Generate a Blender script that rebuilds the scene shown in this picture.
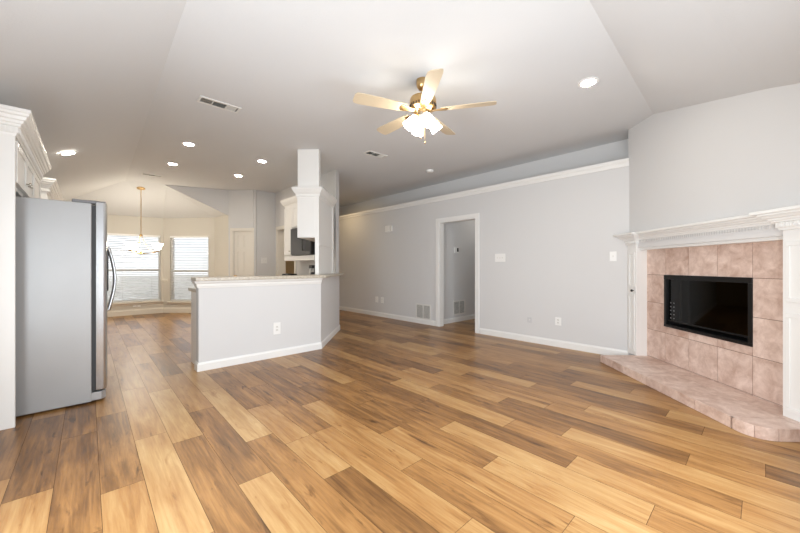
import bpy, bmesh, math, random
from mathutils import Vector, Matrix
for o in list(bpy.data.objects):
    bpy.data.objects.remove(o)
SC = bpy.context.scene
COL = SC.collection
S2 = math.sqrt(2)

# ------------------------------------------------------------------ camera
HC = 1.17                                   # lens height
cd = bpy.data.cameras.new('camera')
cam = bpy.data.objects.new('camera', cd); COL.objects.link(cam)
cd.sensor_width = 36.0
cd.lens = 336.5 / 800 * 36.0
cd.clip_start = 0.02
cam.location = (0, 0, HC)
YAW = math.radians(47.17)                   # view direction measured from +x towards +y
cam.rotation_euler = (math.pi / 2, 0, YAW - math.pi / 2)
cd.shift_y = 0.0002
SC.camera = cam

# ------------------------------------------------------------------ world
w = bpy.data.worlds.new('world'); SC.world = w; w.use_nodes = True
bg = w.node_tree.nodes['Background']
bg.inputs[0].default_value = (0.86, 0.93, 1.0, 1)
bg.inputs[1].default_value = 1.45

# ------------------------------------------------------------------ added area lights behind the camera, standing in for daylight
def area(name, loc, rot, sx, sy, power, color=(1, 1, 1)):
    l = bpy.data.lights.new(name, 'AREA'); l.shape = 'RECTANGLE'; l.size = sx; l.size_y = sy
    l.energy = power; l.color = color
    o = bpy.data.objects.new(name, l); COL.objects.link(o)
    o.location = loc; o.rotation_euler = rot
    return o
area('fill_light_rear', (1.75, -0.33, 1.05), (math.radians(90), 0, 0), 2.3, 1.4, 52, (0.89, 0.95, 1.0))
area('fill_light_side', (-0.71, 1.5, 1.05), (math.radians(90), 0, math.radians(-90)), 2.0, 1.4, 58, (0.89, 0.95, 1.0))

SC.view_settings.view_transform = 'Standard'
SC.view_settings.look = 'None'
SC.view_settings.gamma = 1.0
SC.view_settings.exposure = 0.56
SC.view_settings.use_curve_mapping = False
SC.cycles.max_bounces = 10
SC.cycles.diffuse_bounces = 6
SC.cycles.sample_clamp_indirect = 4.0
SC.cycles.caustics_reflective = False
SC.cycles.caustics_refractive = False

# ------------------------------------------------------------------ materials
def srgb(r, g, b):
    f = lambda c: c / 12.92 if c <= 0.04045 else ((c + 0.055) / 1.055) ** 2.4
    return (f(r / 255), f(g / 255), f(b / 255), 1)

def mat(name, col, rough=0.5, metal=0.0, bump=0.0, bscale=200.0, emit=0.0, spec=0.5, var=0.0, vscale=6.0):
    m = bpy.data.materials.new(name); m.use_nodes = True
    nt = m.node_tree; b = nt.nodes['Principled BSDF']
    b.inputs['Base Color'].default_value = col
    b.inputs['Roughness'].default_value = rough
    b.inputs['Metallic'].default_value = metal
    b.inputs['Specular IOR Level'].default_value = spec
    tc = nt.nodes.new('ShaderNodeTexCoord')
    if emit:
        b.inputs['Emission Color'].default_value = col
        b.inputs['Emission Strength'].default_value = emit
    if var:
        nz = nt.nodes.new('ShaderNodeTexNoise'); nz.inputs['Scale'].default_value = vscale; nz.inputs['Detail'].default_value = 5
        nt.links.new(tc.outputs['Object'], nz.inputs['Vector'])
        hs = nt.nodes.new('ShaderNodeMapRange'); hs.inputs[3].default_value = 1 - var; hs.inputs[4].default_value = 1 + var
        nt.links.new(nz.outputs['Fac'], hs.inputs[0])
        mx = nt.nodes.new('ShaderNodeVectorMath'); mx.operation = 'SCALE'
        mx.inputs[0].default_value = col[:3]
        nt.links.new(hs.outputs[0], mx.inputs['Scale'])
        nt.links.new(mx.outputs[0], b.inputs['Base Color'])
    if bump:
        n2 = nt.nodes.new('ShaderNodeTexNoise'); n2.inputs['Scale'].default_value = bscale; n2.inputs['Detail'].default_value = 3
        nt.links.new(tc.outputs['Object'], n2.inputs['Vector'])
        bp = nt.nodes.new('ShaderNodeBump'); bp.inputs['Strength'].default_value = bump; bp.inputs['Distance'].default_value = 0.002
        nt.links.new(n2.outputs['Fac'], bp.inputs['Height']); nt.links.new(bp.outputs[0], b.inputs['Normal'])
    return m

M = {}
M['wall'] = mat('wall_paint', srgb(216, 216, 216), 0.75, bump=0.15, bscale=90, spec=0.25)
M['nookwall'] = mat('nook_wall_beige', srgb(211, 207, 198), 0.75, bump=0.15, bscale=90, spec=0.25)  # slightly beiger than the other walls
M['ceil'] = mat('ceiling_paint', srgb(214, 215, 216), 0.9, bump=0.3, bscale=60, spec=0.1)
M['trim'] = mat('trim_paint', srgb(236, 236, 234), 0.35, bump=0.03, bscale=40)
M['cream'] = mat('cream_trim_paint', srgb(233, 229, 219), 0.4, bump=0.03, bscale=40)
M['cab'] = mat('cabinet_paint', srgb(235, 234, 231), 0.35, bump=0.03, bscale=30)
M['fside'] = mat('fridge_side', srgb(168, 168, 168), 0.36, metal=0.35, bump=0.2, bscale=420, var=0.04, vscale=4)
M['steel'] = mat('brushed_steel', srgb(190, 191, 193), 0.24, metal=1.0, bump=0.05, bscale=300)
M['gasket'] = mat('dark_gasket', srgb(48, 48, 50), 0.6, bump=0.05)
M['black'] = mat('black_plastic', srgb(22, 22, 24), 0.35, bump=0.04)
M['soot'] = mat('firebox_black', srgb(16, 16, 16), 0.7, bump=0.3, bscale=40)
M['blackmetal'] = mat('black_metal', srgb(20, 20, 21), 0.4, metal=0.3, bump=0.05)
M['brass'] = mat('brushed_gold', srgb(205, 172, 122), 0.28, metal=1.0, bump=0.03)
M['nickel'] = mat('satin_nickel', srgb(190, 182, 170), 0.3, metal=1.0, bump=0.03)
M['blade'] = mat('fan_blade_wood', srgb(198, 182, 156), 0.45, bump=0.05, bscale=60, var=0.08, vscale=9)
M['plate'] = mat('white_plastic', srgb(240, 240, 238), 0.35, bump=0.02)
M['plategrey'] = mat('painted_plate', srgb(205, 205, 206), 0.6, bump=0.03)
M['ventdark'] = mat('vent_shadow', srgb(92, 90, 84), 0.8, bump=0.05)
M['ventwhite'] = mat('vent_enamel', srgb(225, 224, 220), 0.4, bump=0.03)
M['doorpaint'] = mat('door_paint', srgb(232, 228, 219), 0.4, bump=0.03, bscale=40)
M['micro'] = mat('microwave_face', srgb(58, 60, 64), 0.42, bump=0.02, spec=0.3)
M['tan'] = mat('warm_lit_tan', srgb(196, 170, 130), 0.7, bump=0.1)  # warm lamplight on the corridor end wall, put into its colour
M['hinge'] = mat('hinge_plastic', srgb(120, 120, 122), 0.45, bump=0.05)

def emit_mat(name, col, s):
    m = bpy.data.materials.new(name); m.use_nodes = True
    nt = m.node_tree; nt.nodes.remove(nt.nodes['Principled BSDF'])
    e = nt.nodes.new('ShaderNodeEmission'); e.inputs[0].default_value = col; e.inputs[1].default_value = s
    nt.links.new(e.outputs[0], nt.nodes['Material Output'].inputs[0])
    return m
M['can'] = emit_mat('can_lamp', (1, 0.92, 0.80, 1), 130)
M['can_warm'] = emit_mat('corridor_lamp', (1, 0.74, 0.42, 1), 170)
M['fanlamp'] = emit_mat('fan_lamp_glass', (1, 0.92, 0.80, 1), 15)
M['chandlamp'] = emit_mat('chandelier_lamp_glass', (1, 0.89, 0.72, 1), 30)

def glass(name, rough=0.0, tint=(1, 1, 1, 1)):
    m = bpy.data.materials.new(name); m.use_nodes = True
    nt = m.node_tree; nt.nodes.remove(nt.nodes['Principled BSDF'])
    g = nt.nodes.new('ShaderNodeBsdfGlossy'); g.inputs['Roughness'].default_value = 0.03
    t = nt.nodes.new('ShaderNodeBsdfTransparent'); t.inputs[0].default_value = tint
    f = nt.nodes.new('ShaderNodeFresnel'); f.inputs[0].default_value = 1.45
    x = nt.nodes.new('ShaderNodeMixShader')
    nt.links.new(f.outputs[0], x.inputs[0]); nt.links.new(t.outputs[0], x.inputs[1]); nt.links.new(g.outputs[0], x.inputs[2])
    nt.links.new(x.outputs[0], nt.nodes['Material Output'].inputs[0])
    return m
M['glass'] = glass('window_glass')
M['smoke_glass'] = glass('fire_glass', tint=(0.08, 0.08, 0.08, 1))

def blind_mat():
    m = bpy.data.materials.new('blind_slats'); m.use_nodes = True
    nt = m.node_tree; b = nt.nodes['Principled BSDF']
    b.inputs['Base Color'].default_value = srgb(243, 243, 241); b.inputs['Roughness'].default_value = 0.45
    tr = nt.nodes.new('ShaderNodeBsdfTranslucent'); tr.inputs[0].default_value = (0.85, 0.86, 0.88, 1)
    x = nt.nodes.new('ShaderNodeMixShader'); x.inputs[0].default_value = 0.4
    nt.links.new(b.outputs[0], x.inputs[1]); nt.links.new(tr.outputs[0], x.inputs[2])
    nt.links.new(x.outputs[0], nt.nodes['Material Output'].inputs[0])
    return m
M['blind'] = blind_mat()

def wood_mat():
    m = bpy.data.materials.new('oak_planks'); m.use_nodes = True
    nt = m.node_tree; N = nt.nodes; L = nt.links; b = N['Principled BSDF']
    def node(t, **k):
        n = N.new(t)
        for a, v in k.items(): setattr(n, a, v)
        return n
    at = node('ShaderNodeAttribute', attribute_name='tone')
    ao = node('ShaderNodeAttribute', attribute_name='loc')       # plank-local coordinates, shifted per plank
    def noise(scale, detail, rough, dist=0.0):
        mp = node('ShaderNodeMapping'); mp.inputs['Scale'].default_value = scale
        L.new(ao.outputs['Vector'], mp.inputs[0])
        n = node('ShaderNodeTexNoise'); n.inputs['Scale'].default_value = 1; n.inputs['Detail'].default_value = detail
        n.inputs['Roughness'].default_value = rough; n.inputs['Distortion'].default_value = dist
        L.new(mp.outputs[0], n.inputs['Vector']); return n.outputs['Fac']
    def math_(op, a, b_):
        n = node('ShaderNodeMath', operation=op)
        for i, v in enumerate((a, b_)):
            if isinstance(v, (int, float)): n.inputs[i].default_value = v
            else: L.new(v, n.inputs[i])
        return n.outputs[0]
    big = noise((13, 1.6, 1), 4, 0.6, 0.8)
    fine = noise((70, 3.0, 1), 5, 0.62, 0.3)
    cloud = noise((5, 2.6, 1), 2, 0.5)
    knot = noise((16, 3.2, 1), 4, 0.6, 0.7)
    t = math_('ADD', math_('ADD', math_('MULTIPLY', at.outputs['Fac'], 0.82), 0.07), math_('MULTIPLY', math_('SUBTRACT', big, 0.5), 0.85))
    t = math_('ADD', t, math_('MULTIPLY', math_('SUBTRACT', fine, 0.5), 0.60))
    t = math_('ADD', t, math_('MULTIPLY', math_('SUBTRACT', cloud, 0.5), 0.2))
    mr = node('ShaderNodeMapRange'); mr.inputs[1].default_value = 0.60; mr.inputs[2].default_value = 0.78; mr.inputs[4].default_value = -0.42
    L.new(knot, mr.inputs[0])
    t = math_('ADD', t, mr.outputs[0])
    cr = node('ShaderNodeValToRGB'); e = cr.color_ramp.elements
    e[0].position = -0.0; e[0].color = srgb(80, 54, 31)
    e[1].position = 1.0; e[1].color = srgb(198, 165, 118)
    for p, c in ((0.22, srgb(121, 84, 47)), (0.48, srgb(160, 116, 68)), (0.74, srgb(180, 142, 92))):
        k = e.new(p); k.color = c
    L.new(t, cr.inputs[0]); L.new(cr.outputs[0], b.inputs['Base Color'])
    rr = node('ShaderNodeMapRange'); rr.inputs[3].default_value = 0.24; rr.inputs[4].default_value = 0.42
    L.new(fine, rr.inputs[0]); L.new(rr.outputs[0], b.inputs['Roughness'])
    bp = node('ShaderNodeBump'); bp.inputs['Strength'].default_value = 0.12; bp.inputs['Distance'].default_value = 0.001
    L.new(fine, bp.inputs['Height']); L.new(bp.outputs[0], b.inputs['Normal'])
    b.inputs['Specular IOR Level'].default_value = 0.45
    return m
M['wood'] = wood_mat()
M['groove'] = mat('plank_groove', srgb(92, 62, 36), 0.7, bump=0.1)

def tile_mat(name, ca, cb, grid=None):
    """mottled ceramic; 'loc' carries coordinates on the tiled face, 'tone' the tile's own shade"""
    m = bpy.data.materials.new(name); m.use_nodes = True
    nt = m.node_tree; N = nt.nodes; L = nt.links; b = N['Principled BSDF']
    ao = N.new('ShaderNodeAttribute'); ao.attribute_name = 'loc'
    at = N.new('ShaderNodeAttribute'); at.attribute_name = 'tone'
    n1 = N.new('ShaderNodeTexNoise'); n1.inputs['Scale'].default_value = 9; n1.inputs['Detail'].default_value = 7
    n1.inputs['Roughness'].default_value = 0.68; n1.inputs['Distortion'].default_value = 0.5
    L.new(ao.outputs['Vector'], n1.inputs['Vector'])
    mr = N.new('ShaderNodeMapRange'); mr.inputs[1].default_value = 0.3; mr.inputs[2].default_value = 0.72
    L.new(n1.outputs['Fac'], mr.inputs[0])
    ad = N.new('ShaderNodeMath'); ad.operation = 'ADD'
    L.new(mr.outputs[0], ad.inputs[0]); L.new(at.outputs['Fac'], ad.inputs[1])
    cr = N.new('ShaderNodeValToRGB'); cr.color_ramp.elements[0].color = ca; cr.color_ramp.elements[1].color = cb
    L.new(ad.outputs[0], cr.inputs[0]); L.new(cr.outputs[0], b.inputs['Base Color'])
    b.inputs['Roughness'].default_value = 0.38
    return m
M['tile'] = tile_mat('pink_tile', srgb(184, 152, 136), srgb(234, 213, 201))
M['grout'] = mat('grout', srgb(140, 114, 100), 0.85, bump=0.2)

def granite():
    m = bpy.data.materials.new('speckled_stone'); m.use_nodes = True
    nt = m.node_tree; N = nt.nodes; L = nt.links; b = N['Principled BSDF']
    tc = N.new('ShaderNodeTexCoord')
    v = N.new('ShaderNodeTexNoise'); v.inputs['Scale'].default_value = 140; v.inputs['Detail'].default_value = 4
    L.new(tc.outputs['Object'], v.inputs['Vector'])
    cr = N.new('ShaderNodeValToRGB'); e = cr.color_ramp.elements
    e[0].position = 0.32; e[0].color = srgb(150, 138, 120); e[1].position = 0.62; e[1].color = srgb(214, 206, 192)
    L.new(v.outputs['Fac'], cr.inputs[0]); L.new(cr.outputs[0], b.inputs['Base Color']); b.inputs['Roughness'].default_value = 0.3
    return m
M['granite'] = granite()

def yard():
    m = bpy.data.materials.new('yard'); m.use_nodes = True
    nt = m.node_tree; N = nt.nodes; L = nt.links; b = N['Principled BSDF']
    tc = N.new('ShaderNodeTexCoord')
    v = N.new('ShaderNodeTexNoise'); v.inputs['Scale'].default_value = 2.2; v.inputs['Detail'].default_value = 8; v.inputs['Roughness'].default_value = 0.75
    L.new(tc.outputs['Object'], v.inputs['Vector'])
    cr = N.new('ShaderNodeValToRGB'); e = cr.color_ramp.elements
    e[0].position = 0.38; e[0].color = srgb(120, 118, 112); e[1].position = 0.62; e[1].color = srgb(236, 236, 232)
    L.new(v.outputs['Fac'], cr.inputs[0]); L.new(cr.outputs[0], b.inputs['Base Color']); b.inputs['Roughness'].default_value = 0.9
    return m
M['yard'] = yard()

# ------------------------------------------------------------------ mesh helpers
def origin_of(o):
    v = Vector((0, 0, 0))
    while o is not None:
        v += o.location; o = o.parent
    return v

class MB:
    """collects shapes and links them as one mesh object; T maps local to world coordinates"""
    def __init__(s, T=None):
        s.v = []; s.f = []; s.mi = []; s.loc = []; s.tone = []; s.T = T; s.m = 0; s.t = 0.0; s.smooth = []
    def add(s, vs, fs, smooth=False, locs=None):
        b = len(s.v)
        for i, p in enumerate(vs):
            s.loc.append(tuple(locs[i]) if locs else tuple(p))
            s.v.append(tuple(s.T(p)) if s.T else tuple(p)); s.tone.append(s.t)
        for f in fs:
            s.f.append([b + i for i in f]); s.mi.append(s.m); s.smooth.append(smooth)
        return s
    def box(s, x0, y0, z0, x1, y1, z1):
        vs = [(x, y, z) for z in (z0, z1) for x, y in ((x0, y0), (x1, y0), (x1, y1), (x0, y1))]
        return s.add(vs, [(3, 2, 1, 0), (4, 5, 6, 7), (0, 1, 5, 4), (1, 2, 6, 5), (2, 3, 7, 6), (3, 0, 4, 7)])
    def prism(s, poly, z0, z1):
        n = len(poly); z0 = z0 if isinstance(z0, (list, tuple)) else [z0] * n; z1 = z1 if isinstance(z1, (list, tuple)) else [z1] * n
        vs = [(p[0], p[1], z0[i]) for i, p in enumerate(poly)] + [(p[0], p[1], z1[i]) for i, p in enumerate(poly)]
        fs = [tuple(range(n))[::-1], tuple(range(n, 2 * n))] + [(i, (i + 1) % n, n + (i + 1) % n, n + i) for i in range(n)]
        return s.add(vs, fs)
    def lathe(s, c, prof, n=24, axis=None, a0=0, a1=2 * math.pi):
        """profile (r, h) about an axis through c"""
        ax = Vector(axis or (0, 0, 1)).normalized()
        e1 = ax.orthogonal().normalized(); e2 = ax.cross(e1); c = Vector(c)
        vs = []; fs = []
        for (r, h) in prof:
            for k in range(n):
                a = 2 * math.pi * k / n
                vs.append(c + ax * h + (e1 * math.cos(a) + e2 * math.sin(a)) * max(r, 1e-5))
        for i in range(len(prof) - 1):
            for k in range(n):
                fs.append((i * n + k, i * n + (k + 1) % n, (i + 1) * n + (k + 1) % n, (i + 1) * n + k))
        fs.append(tuple(range(n))[::-1]); fs.append(tuple(range((len(prof) - 1) * n, len(prof) * n)))
        return s.add(vs, fs, True)
    def tube(s, pts, r, n=8):
        pts = [Vector(p) for p in pts]; rs = r if isinstance(r, (list, tuple)) else [r] * len(pts)
        vs = []; fs = []; up = None
        for i, p in enumerate(pts):
            d = (pts[min(i + 1, len(pts) - 1)] - pts[max(i - 1, 0)]).normalized()
            if up is None: up = d.orthogonal().normalized()
            up = (up - d * up.dot(d)).normalized(); q = d.cross(up)
            for k in range(n):
                a = 2 * math.pi * k / n
                vs.append(p + (up * math.cos(a) + q * math.sin(a)) * rs[i])
        for i in range(len(pts) - 1):
            for k in range(n):
                fs.append((i * n + k, i * n + (k + 1) % n, (i + 1) * n + (k + 1) % n, (i + 1) * n + k))
        fs.append(tuple(range(n))[::-1]); fs.append(tuple(range((len(pts) - 1) * n, len(pts) * n)))
        return s.add(vs, fs, True)
    def sweep(s, path, prof, side=1):
        """closed profile (out, z) carried along a flat path with mitred corners; out is to the right (side=1) of travel"""
        P = [Vector((p[0], p[1])) for p in path]; n = len(prof); vs = []; fs = []
        for i, p in enumerate(P):
            d0 = (P[i] - P[i - 1]).normalized() if i > 0 else (P[1] - P[0]).normalized()
            d1 = (P[i + 1] - P[i]).normalized() if i < len(P) - 1 else d0
            n0 = Vector((d0.y, -d0.x)) * side; n1 = Vector((d1.y, -d1.x)) * side
            m = (n0 + n1); m = m / max(0.2, m.dot(n0)) if m.length > 1e-6 else n0
            for (o, z) in prof: vs.append((p.x + m.x * o, p.y + m.y * o, z))
        for i in range(len(P) - 1):
            for k in range(n):
                fs.append((i * n + k, i * n + (k + 1) % n, (i + 1) * n + (k + 1) % n, (i + 1) * n + k))
        fs.append(tuple(range(n))[::-1]); fs.append(tuple(range((len(P) - 1) * n, len(P) * n)))
        return s.add(vs, fs)
    def build(s, name, m, parent=None, bevel=0.0, label=None, seg=2, attrs=False):
        org = origin_of(parent) if parent else Vector((0, 0, 0))
        me = bpy.data.meshes.new(name)
        me.from_pydata([tuple(Vector(v) - org) for v in s.v], [], s.f)
        for mm in (m if isinstance(m, (list, tuple)) else [m]): me.materials.append(mm)
        me.polygons.foreach_set('material_index', s.mi)
        me.polygons.foreach_set('use_smooth', s.smooth)
        bm = bmesh.new(); bm.from_mesh(me); bmesh.ops.recalc_face_normals(bm, faces=bm.faces); bm.to_mesh(me); bm.free()
        if attrs:
            a = me.attributes.new('loc', 'FLOAT_VECTOR', 'POINT'); a.data.foreach_set('vector', [c for l in s.loc for c in l])
            a = me.attributes.new('tone', 'FLOAT', 'POINT'); a.data.foreach_set('value', s.tone)
        if any(s.smooth): me.set_sharp_from_angle(angle=math.radians(40))
        o = bpy.data.objects.new(name, me); COL.objects.link(o)
        if parent: o.parent = parent
        if bevel:
            b = o.modifiers.new('bevel', 'BEVEL'); b.width = bevel; b.segments = seg; b.limit_method = 'ANGLE'; b.angle_limit = math.radians(50)
        if label: o['label'] = label
        return o

def thing(name, label, cat, loc=(0, 0, 0), group=None):
    o = bpy.data.objects.new(name, None); COL.objects.link(o); o.location = loc
    o.empty_display_size = 0.1
    o['label'] = label; o['category'] = cat
    if group: o['group'] = group
    return o
def tag(o, label, cat, group=None):
    o['label'] = label; o['category'] = cat
    if group: o['group'] = group
    return o
def struct(o):
    o['kind'] = 'structure'; return o
def copy_tree(o, parent=None):
    c = o.copy(); COL.objects.link(c)
    c.parent = parent
    for ch in list(o.children): copy_tree(ch, c)
    return c

# ------------------------------------------------------------------ key dimensions
ZC = 2.91                  # flat ceiling
XL, YR = -0.78, -0.40      # left and rear outside walls
ZE = 2.36                  # eaves where slopes meet the outside walls
XM = 5.03                  # long right-hand wall
XR = 5.40                  # wall recessed above the plant ledge
ZL = 2.535                 # top of the ledge

# ------------------------------------------------------------------ floor: planks 181 mm wide running along y, joints measured
PL = {
 -3: [(2.83, 0.55, 0.30)], -2: [(2.55, 0.55, 0.20)], -1: [(2.0, 0.25, 0.25), (3.22, 0.25, 0.25), (4.44, 0.25, 0.5)],
 0: [(2.31, 0.60, 0.28), (3.51, 0.28, 0.55)], 1: [(2.87, 0.72, 0.60)], 2: [(2.65, 0.28, 0.75)],
 3: [(1.91, 0.72, 0.30), (3.12, 0.30, 0.55)], 4: [(2.34, 0.40, 0.85), (3.56, 0.8, 0.72)],
 5: [(1.64, 0.25, 0.66), (2.14, 0.66, 0.60), (2.87, 0.60, 0.33)], 6: [(0.92, 0.62, 0.55), (2.15, 0.65, 0.38)],
 7: [(1.41, 0.42, 0.60), (2.64, 0.75, 0.30)], 8: [(0.60, 0.72, 0.50), (3.06, 0.70, 0.35)],
 9: [(1.11, 0.72, 0.35), (3.72, 0.30, 0.65)], 10: [(0.36, 0.40, 0.65), (1.59, 0.68, 0.35), (2.84, 0.25, 0.62)],
 11: [(0.78, 0.60, 0.22)], 12: [(0.07, 0.52, 0.40), (2.56, 0.52, 0.30)], 13: [(0.95, 0.65, 0.30), (2.19, 0.22, 0.55)],
 14: [(0.31, 0.50, 0.20), (1.55, 0.28, 0.60)], 15: [(-0.01, 0.15, 0.45), (1.23, 0.60, 0.50), (3.70, 0.50, 0.25)],
 16: [(0.99, 0.60, 0.35)], 17: [(0.29, 0.42, 0.30), (1.54, 0.28, 0.70)], 19: [(1.30, 0.65, 0.30)],
 20: [(0.84, 0.45, 0.25)], 21: [(1.52, 0.25, 0.50)]}
rng = random.Random(7)
fm = MB(); PW, PX = 0.181, 0.047
gap = 0.0011
for k in range(-5, 42):
    x0 = PX + PW * k; x1 = x0 + PW
    y_end = 11.0 if k < 16 else (10.2 if k < 30 else 4.6)
    y_start = -0.6 if k < 30 else 3.2
    J = sorted(PL.get(k, []))
    segs = []                                   # (y0, y1, tone)
    if not J:
        y = y_start - rng.random() * 1.2
        while y < y_end:
            segs.append((y, y + 1.22, rng.choice((0.22, 0.3, 0.4, 0.5, 0.58, 0.66, 0.72)))); y += 1.22
    else:
        y = J[0][0]; t = J[0][1]
        while y > y_start:
            segs.append((y - 1.22, y, t)); y -= 1.22; t = rng.choice((0.3, 0.45, 0.55, 0.65))
        for i, j in enumerate(J):
            top = J[i + 1][0] if i + 1 < len(J) else y_end + 1
            y = j[0]; t = j[2]
            while y < top - 0.05:
                L_ = 1.22 if top - y > 1.5 else top - y
                segs.append((y, y + L_, t)); y += L_; t = rng.choice((0.22, 0.32, 0.42, 0.52, 0.6, 0.7))
    for (a, b, t) in segs:
        a = max(a, y_start); b = min(b, y_end)
        if b - a < 0.01: continue
        ox, oy = rng.random() * 40, rng.random() * 40
        fm.t = t; g = gap
        vs = [(x0 + g, a + g, 0), (x1 - g, a + g, 0), (x1 - g, b - g, 0), (x0 + g, b - g, 0)]
        locs = [(p[0] - x0 + ox, p[1] + oy, ox) for p in vs]
        fm.m = 0; fm.add(vs, [(0, 1, 2, 3)], locs=locs)
fm.m = 1; fm.t = 0.3
fm.box(-1.0, -0.6, -0.05, 7.7, 11.2, -0.0012)
struct(fm.build('floor', [M['wood'], M['groove']], attrs=True))

# ------------------------------------------------------------------ ceiling
V = (0.55, 8.72, ZC); T = (1.225, 8.613, ZC); R1 = (2.343, 8.267, 2.365); R2 = (2.343, 9.41, 2.41); W = (1.40, 10.35, 2.40); L1 = (XL, 10.35, ZE)
Fr = (0.45, 0.705, ZC)
c = MB()
c.add([Fr, (5.55, 0.88, ZC), (5.55, 10.1, ZC), (2.3, 10.1, ZC), (2.343, 8.267, ZC), T, V], [(0, 1, 2, 3, 4, 5, 6)])
c.add([Fr, (5.55, 0.88, ZC), (5.55, YR, ZE), (XL, YR, ZE)], [(0, 1, 2), (0, 2, 3)])
c.add([Fr, V, L1, (XL, YR, ZE)], [(0, 1, 2), (0, 2, 3)])
c.add([V, T, W, L1], [(0, 1, 2), (0, 2, 3)])
c.add([T, R1, R2, W], [(0, 1, 2), (0, 2, 3)])
struct(c.build('ceiling', M['ceil']))
c = MB(); c.box(5.1, 3.2, 2.44, 7.7, 4.6, 2.47)
struct(c.build('ceiling_hall', M['ceil']))

# ------------------------------------------------------------------ walls
b = MB()
b.box(XL - 0.12, YR, 0, XL, 0.4, 2.6); b.box(XL - 0.12, 2.6, 0, XL, 10.5, 2.6)
b.box(XL - 0.12, 0.4, 0, XL, 2.6, 0.3); b.box(XL - 0.12, 0.4, 2.1, XL, 2.6, 2.6)
struct(b.build('wall_left', M['wall']))
b = MB()
b.box(XL - 0.12, YR - 0.12, 0, 0.5, YR, 2.6); b.box(3.0, YR - 0.12, 0, 5.6, YR, 2.6)
b.box(0.5, YR - 0.12, 0, 3.0, YR, 0.3); b.box(0.5, YR - 0.12, 2.1, 3.0, YR, 2.6)
struct(b.build('wall_rear', M['wall']))
D0, D1, DH = 3.455, 4.30, 2.035            # hall doorway in the right wall
b = MB()
b.box(XM, 0.9, 0, XM + 0.12, D0, ZL); b.box(XM, D0, DH, XM + 0.12, D1, ZL); b.box(XM, D1, 0, XM + 0.12, 10.1, ZL)
b.box(XM + 0.12, 0.9, ZL - 0.06, XR + 0.02, 10.1, ZL)
struct(b.build('wall_right', M['wall']))
b = MB(); b.box(XR, 0.6, ZL - 0.06, XR + 0.1, 10.1, 3.0)
struct(b.build('wall_ledge', M['wall']))
b = MB(); b.sweep([(XM, 10.0), (XM, 1.152)], [(0, ZL - 0.085), (0.012, ZL - 0.085), (0.018, ZL - 0.05), (0.03, ZL - 0.03), (0.03, ZL + 0.008), (0, ZL + 0.008)])
struct(b.build('trim_ledge', M['trim']))
# hallway beyond the doorway
b = MB(); b.box(XM + 0.12, 4.42, 0, 7.6, 4.52, 2.44)
struct(b.build('wall_hall', M['wall']))
b = MB(); b.box(7.5, 3.25, 0, 7.6, 4.42, 2.44)
struct(b.build('wall_hall_end', M['wall']))
b = MB(); b.box(XM + 0.12, 3.2, 0, 7.6, 3.3, 2.44)
struct(b.build('wall_hall_near', M['wall']))

def base_prof(h=0.10, t=0.014):
    return [(0, 0), (t, 0), (t, h * 0.78), (t * 0.6, h * 0.88), (t * 0.45, h), (0, h)]
b = MB(); b.sweep([(XM, 10.0), (XM, D1 + 0.085)], base_prof()); b.sweep([(XM, D0 - 0.085), (XM, 1.16)], base_prof())
struct(b.build('baseboard_right', M['trim']))
b = MB(); b.sweep([(XM + 0.12, 4.42), (7.5, 4.42)], base_prof())
struct(b.build('baseboard_hall', M['trim']))

def casing_prof(wd=0.075, t=0.016): return wd, t
def door_trim(name, m, face, a0, a1, h, depth, wd=0.075, t=0.016):
    """casing + jamb about an opening; face(a, out) -> (x, y)"""
    b = MB(lambda p: (*face(p[0], p[1]), p[2]))
    for s0, s1 in ((a0 - wd, a0), (a1, a1 + wd)):
        b.box(s0, 0, 0, s1, t, h + wd)
    b.box(a0, 0, h, a1, t, h + wd)
    jt = 0.014
    b.box(a0, -depth, 0, a0 + jt, 0.004, h); b.box(a1 - jt, -depth, 0, a1, 0.004, h); b.box(a0 + jt, -depth, h - jt, a1 - jt, 0.004, h)
    return struct(b.build(name, m))
door_trim('trim_doorway', M['trim'], lambda a, o: (XM - o, a), D0, D1, DH, 0.12)

# angled fireplace corner: s runs along the wall from the right wall towards the rear, o is distance out into the room
FX, FY = XM, 1.152
def FT(p): return (FX - p[0] / S2 - p[1] / S2, FY - p[0] / S2 + p[1] / S2, p[2])
b = MB(FT)
b.box(-0.02, -0.30, 1.40, 2.22, 0.0, 3.0)
b.box(1.99, -0.30, 0, 2.22, 0.0, 1.40)
b.box(-0.35, -0.45, 0, 2.22, -0.62, 3.0)
struct(b.build('wall_fireplace', M['wall']))

# breakfast nook
XN = 2.343
b = MB()
N0, N1, NZ0, NZ1 = -0.15, 1.35, 0.315, 1.955      # window in the back wall
b.box(XL - 0.12, 10.35, 0, N0, 10.47, 2.45); b.box(N1, 10.35, 0, 1.45, 10.47, 2.45)
b.box(N0, 10.35, 0, N1, 10.47, NZ0); b.box(N0, 10.35, NZ1, N1, 10.47, 2.45)
struct(b.build('wall_nook_back', M['nookwall']))
BA = Vector((1.40, 10.35)); BD = Vector((XN - 1.40, 9.41 - 10.35)); BL = BD.length; BD.normalize(); BN = Vector((-BD.y, BD.x)) * -1   # BN into the room
if BN.dot(Vector((-1, -1))) < 0: BN = -BN
def BT(p): q = BA + BD * p[0] + BN * p[1]; return (q.x, q.y, p[2])
W0, W1, WZ0, WZ1 = 0.175, 1.175, 0.29, 1.95
b = MB(BT)
b.box(-0.05, -0.12, 0, W0, 0, 2.46); b.box(W1, -0.12, 0, BL + 0.05, 0, 2.46)
b.box(W0, -0.12, 0, W1, 0, WZ0); b.box(W0, -0.12, WZ1, W1, 0, 2.46)
struct(b.build('wall_nook_bay', M['nookwall']))
b = MB(); b.prism([(XN, 8.267), (XN + 0.1, 8.267 - 0.09), (XN + 0.1, 9.41), (XN, 9.45)], 0, [2.40, 2.40, 2.42, 2.42])
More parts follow.
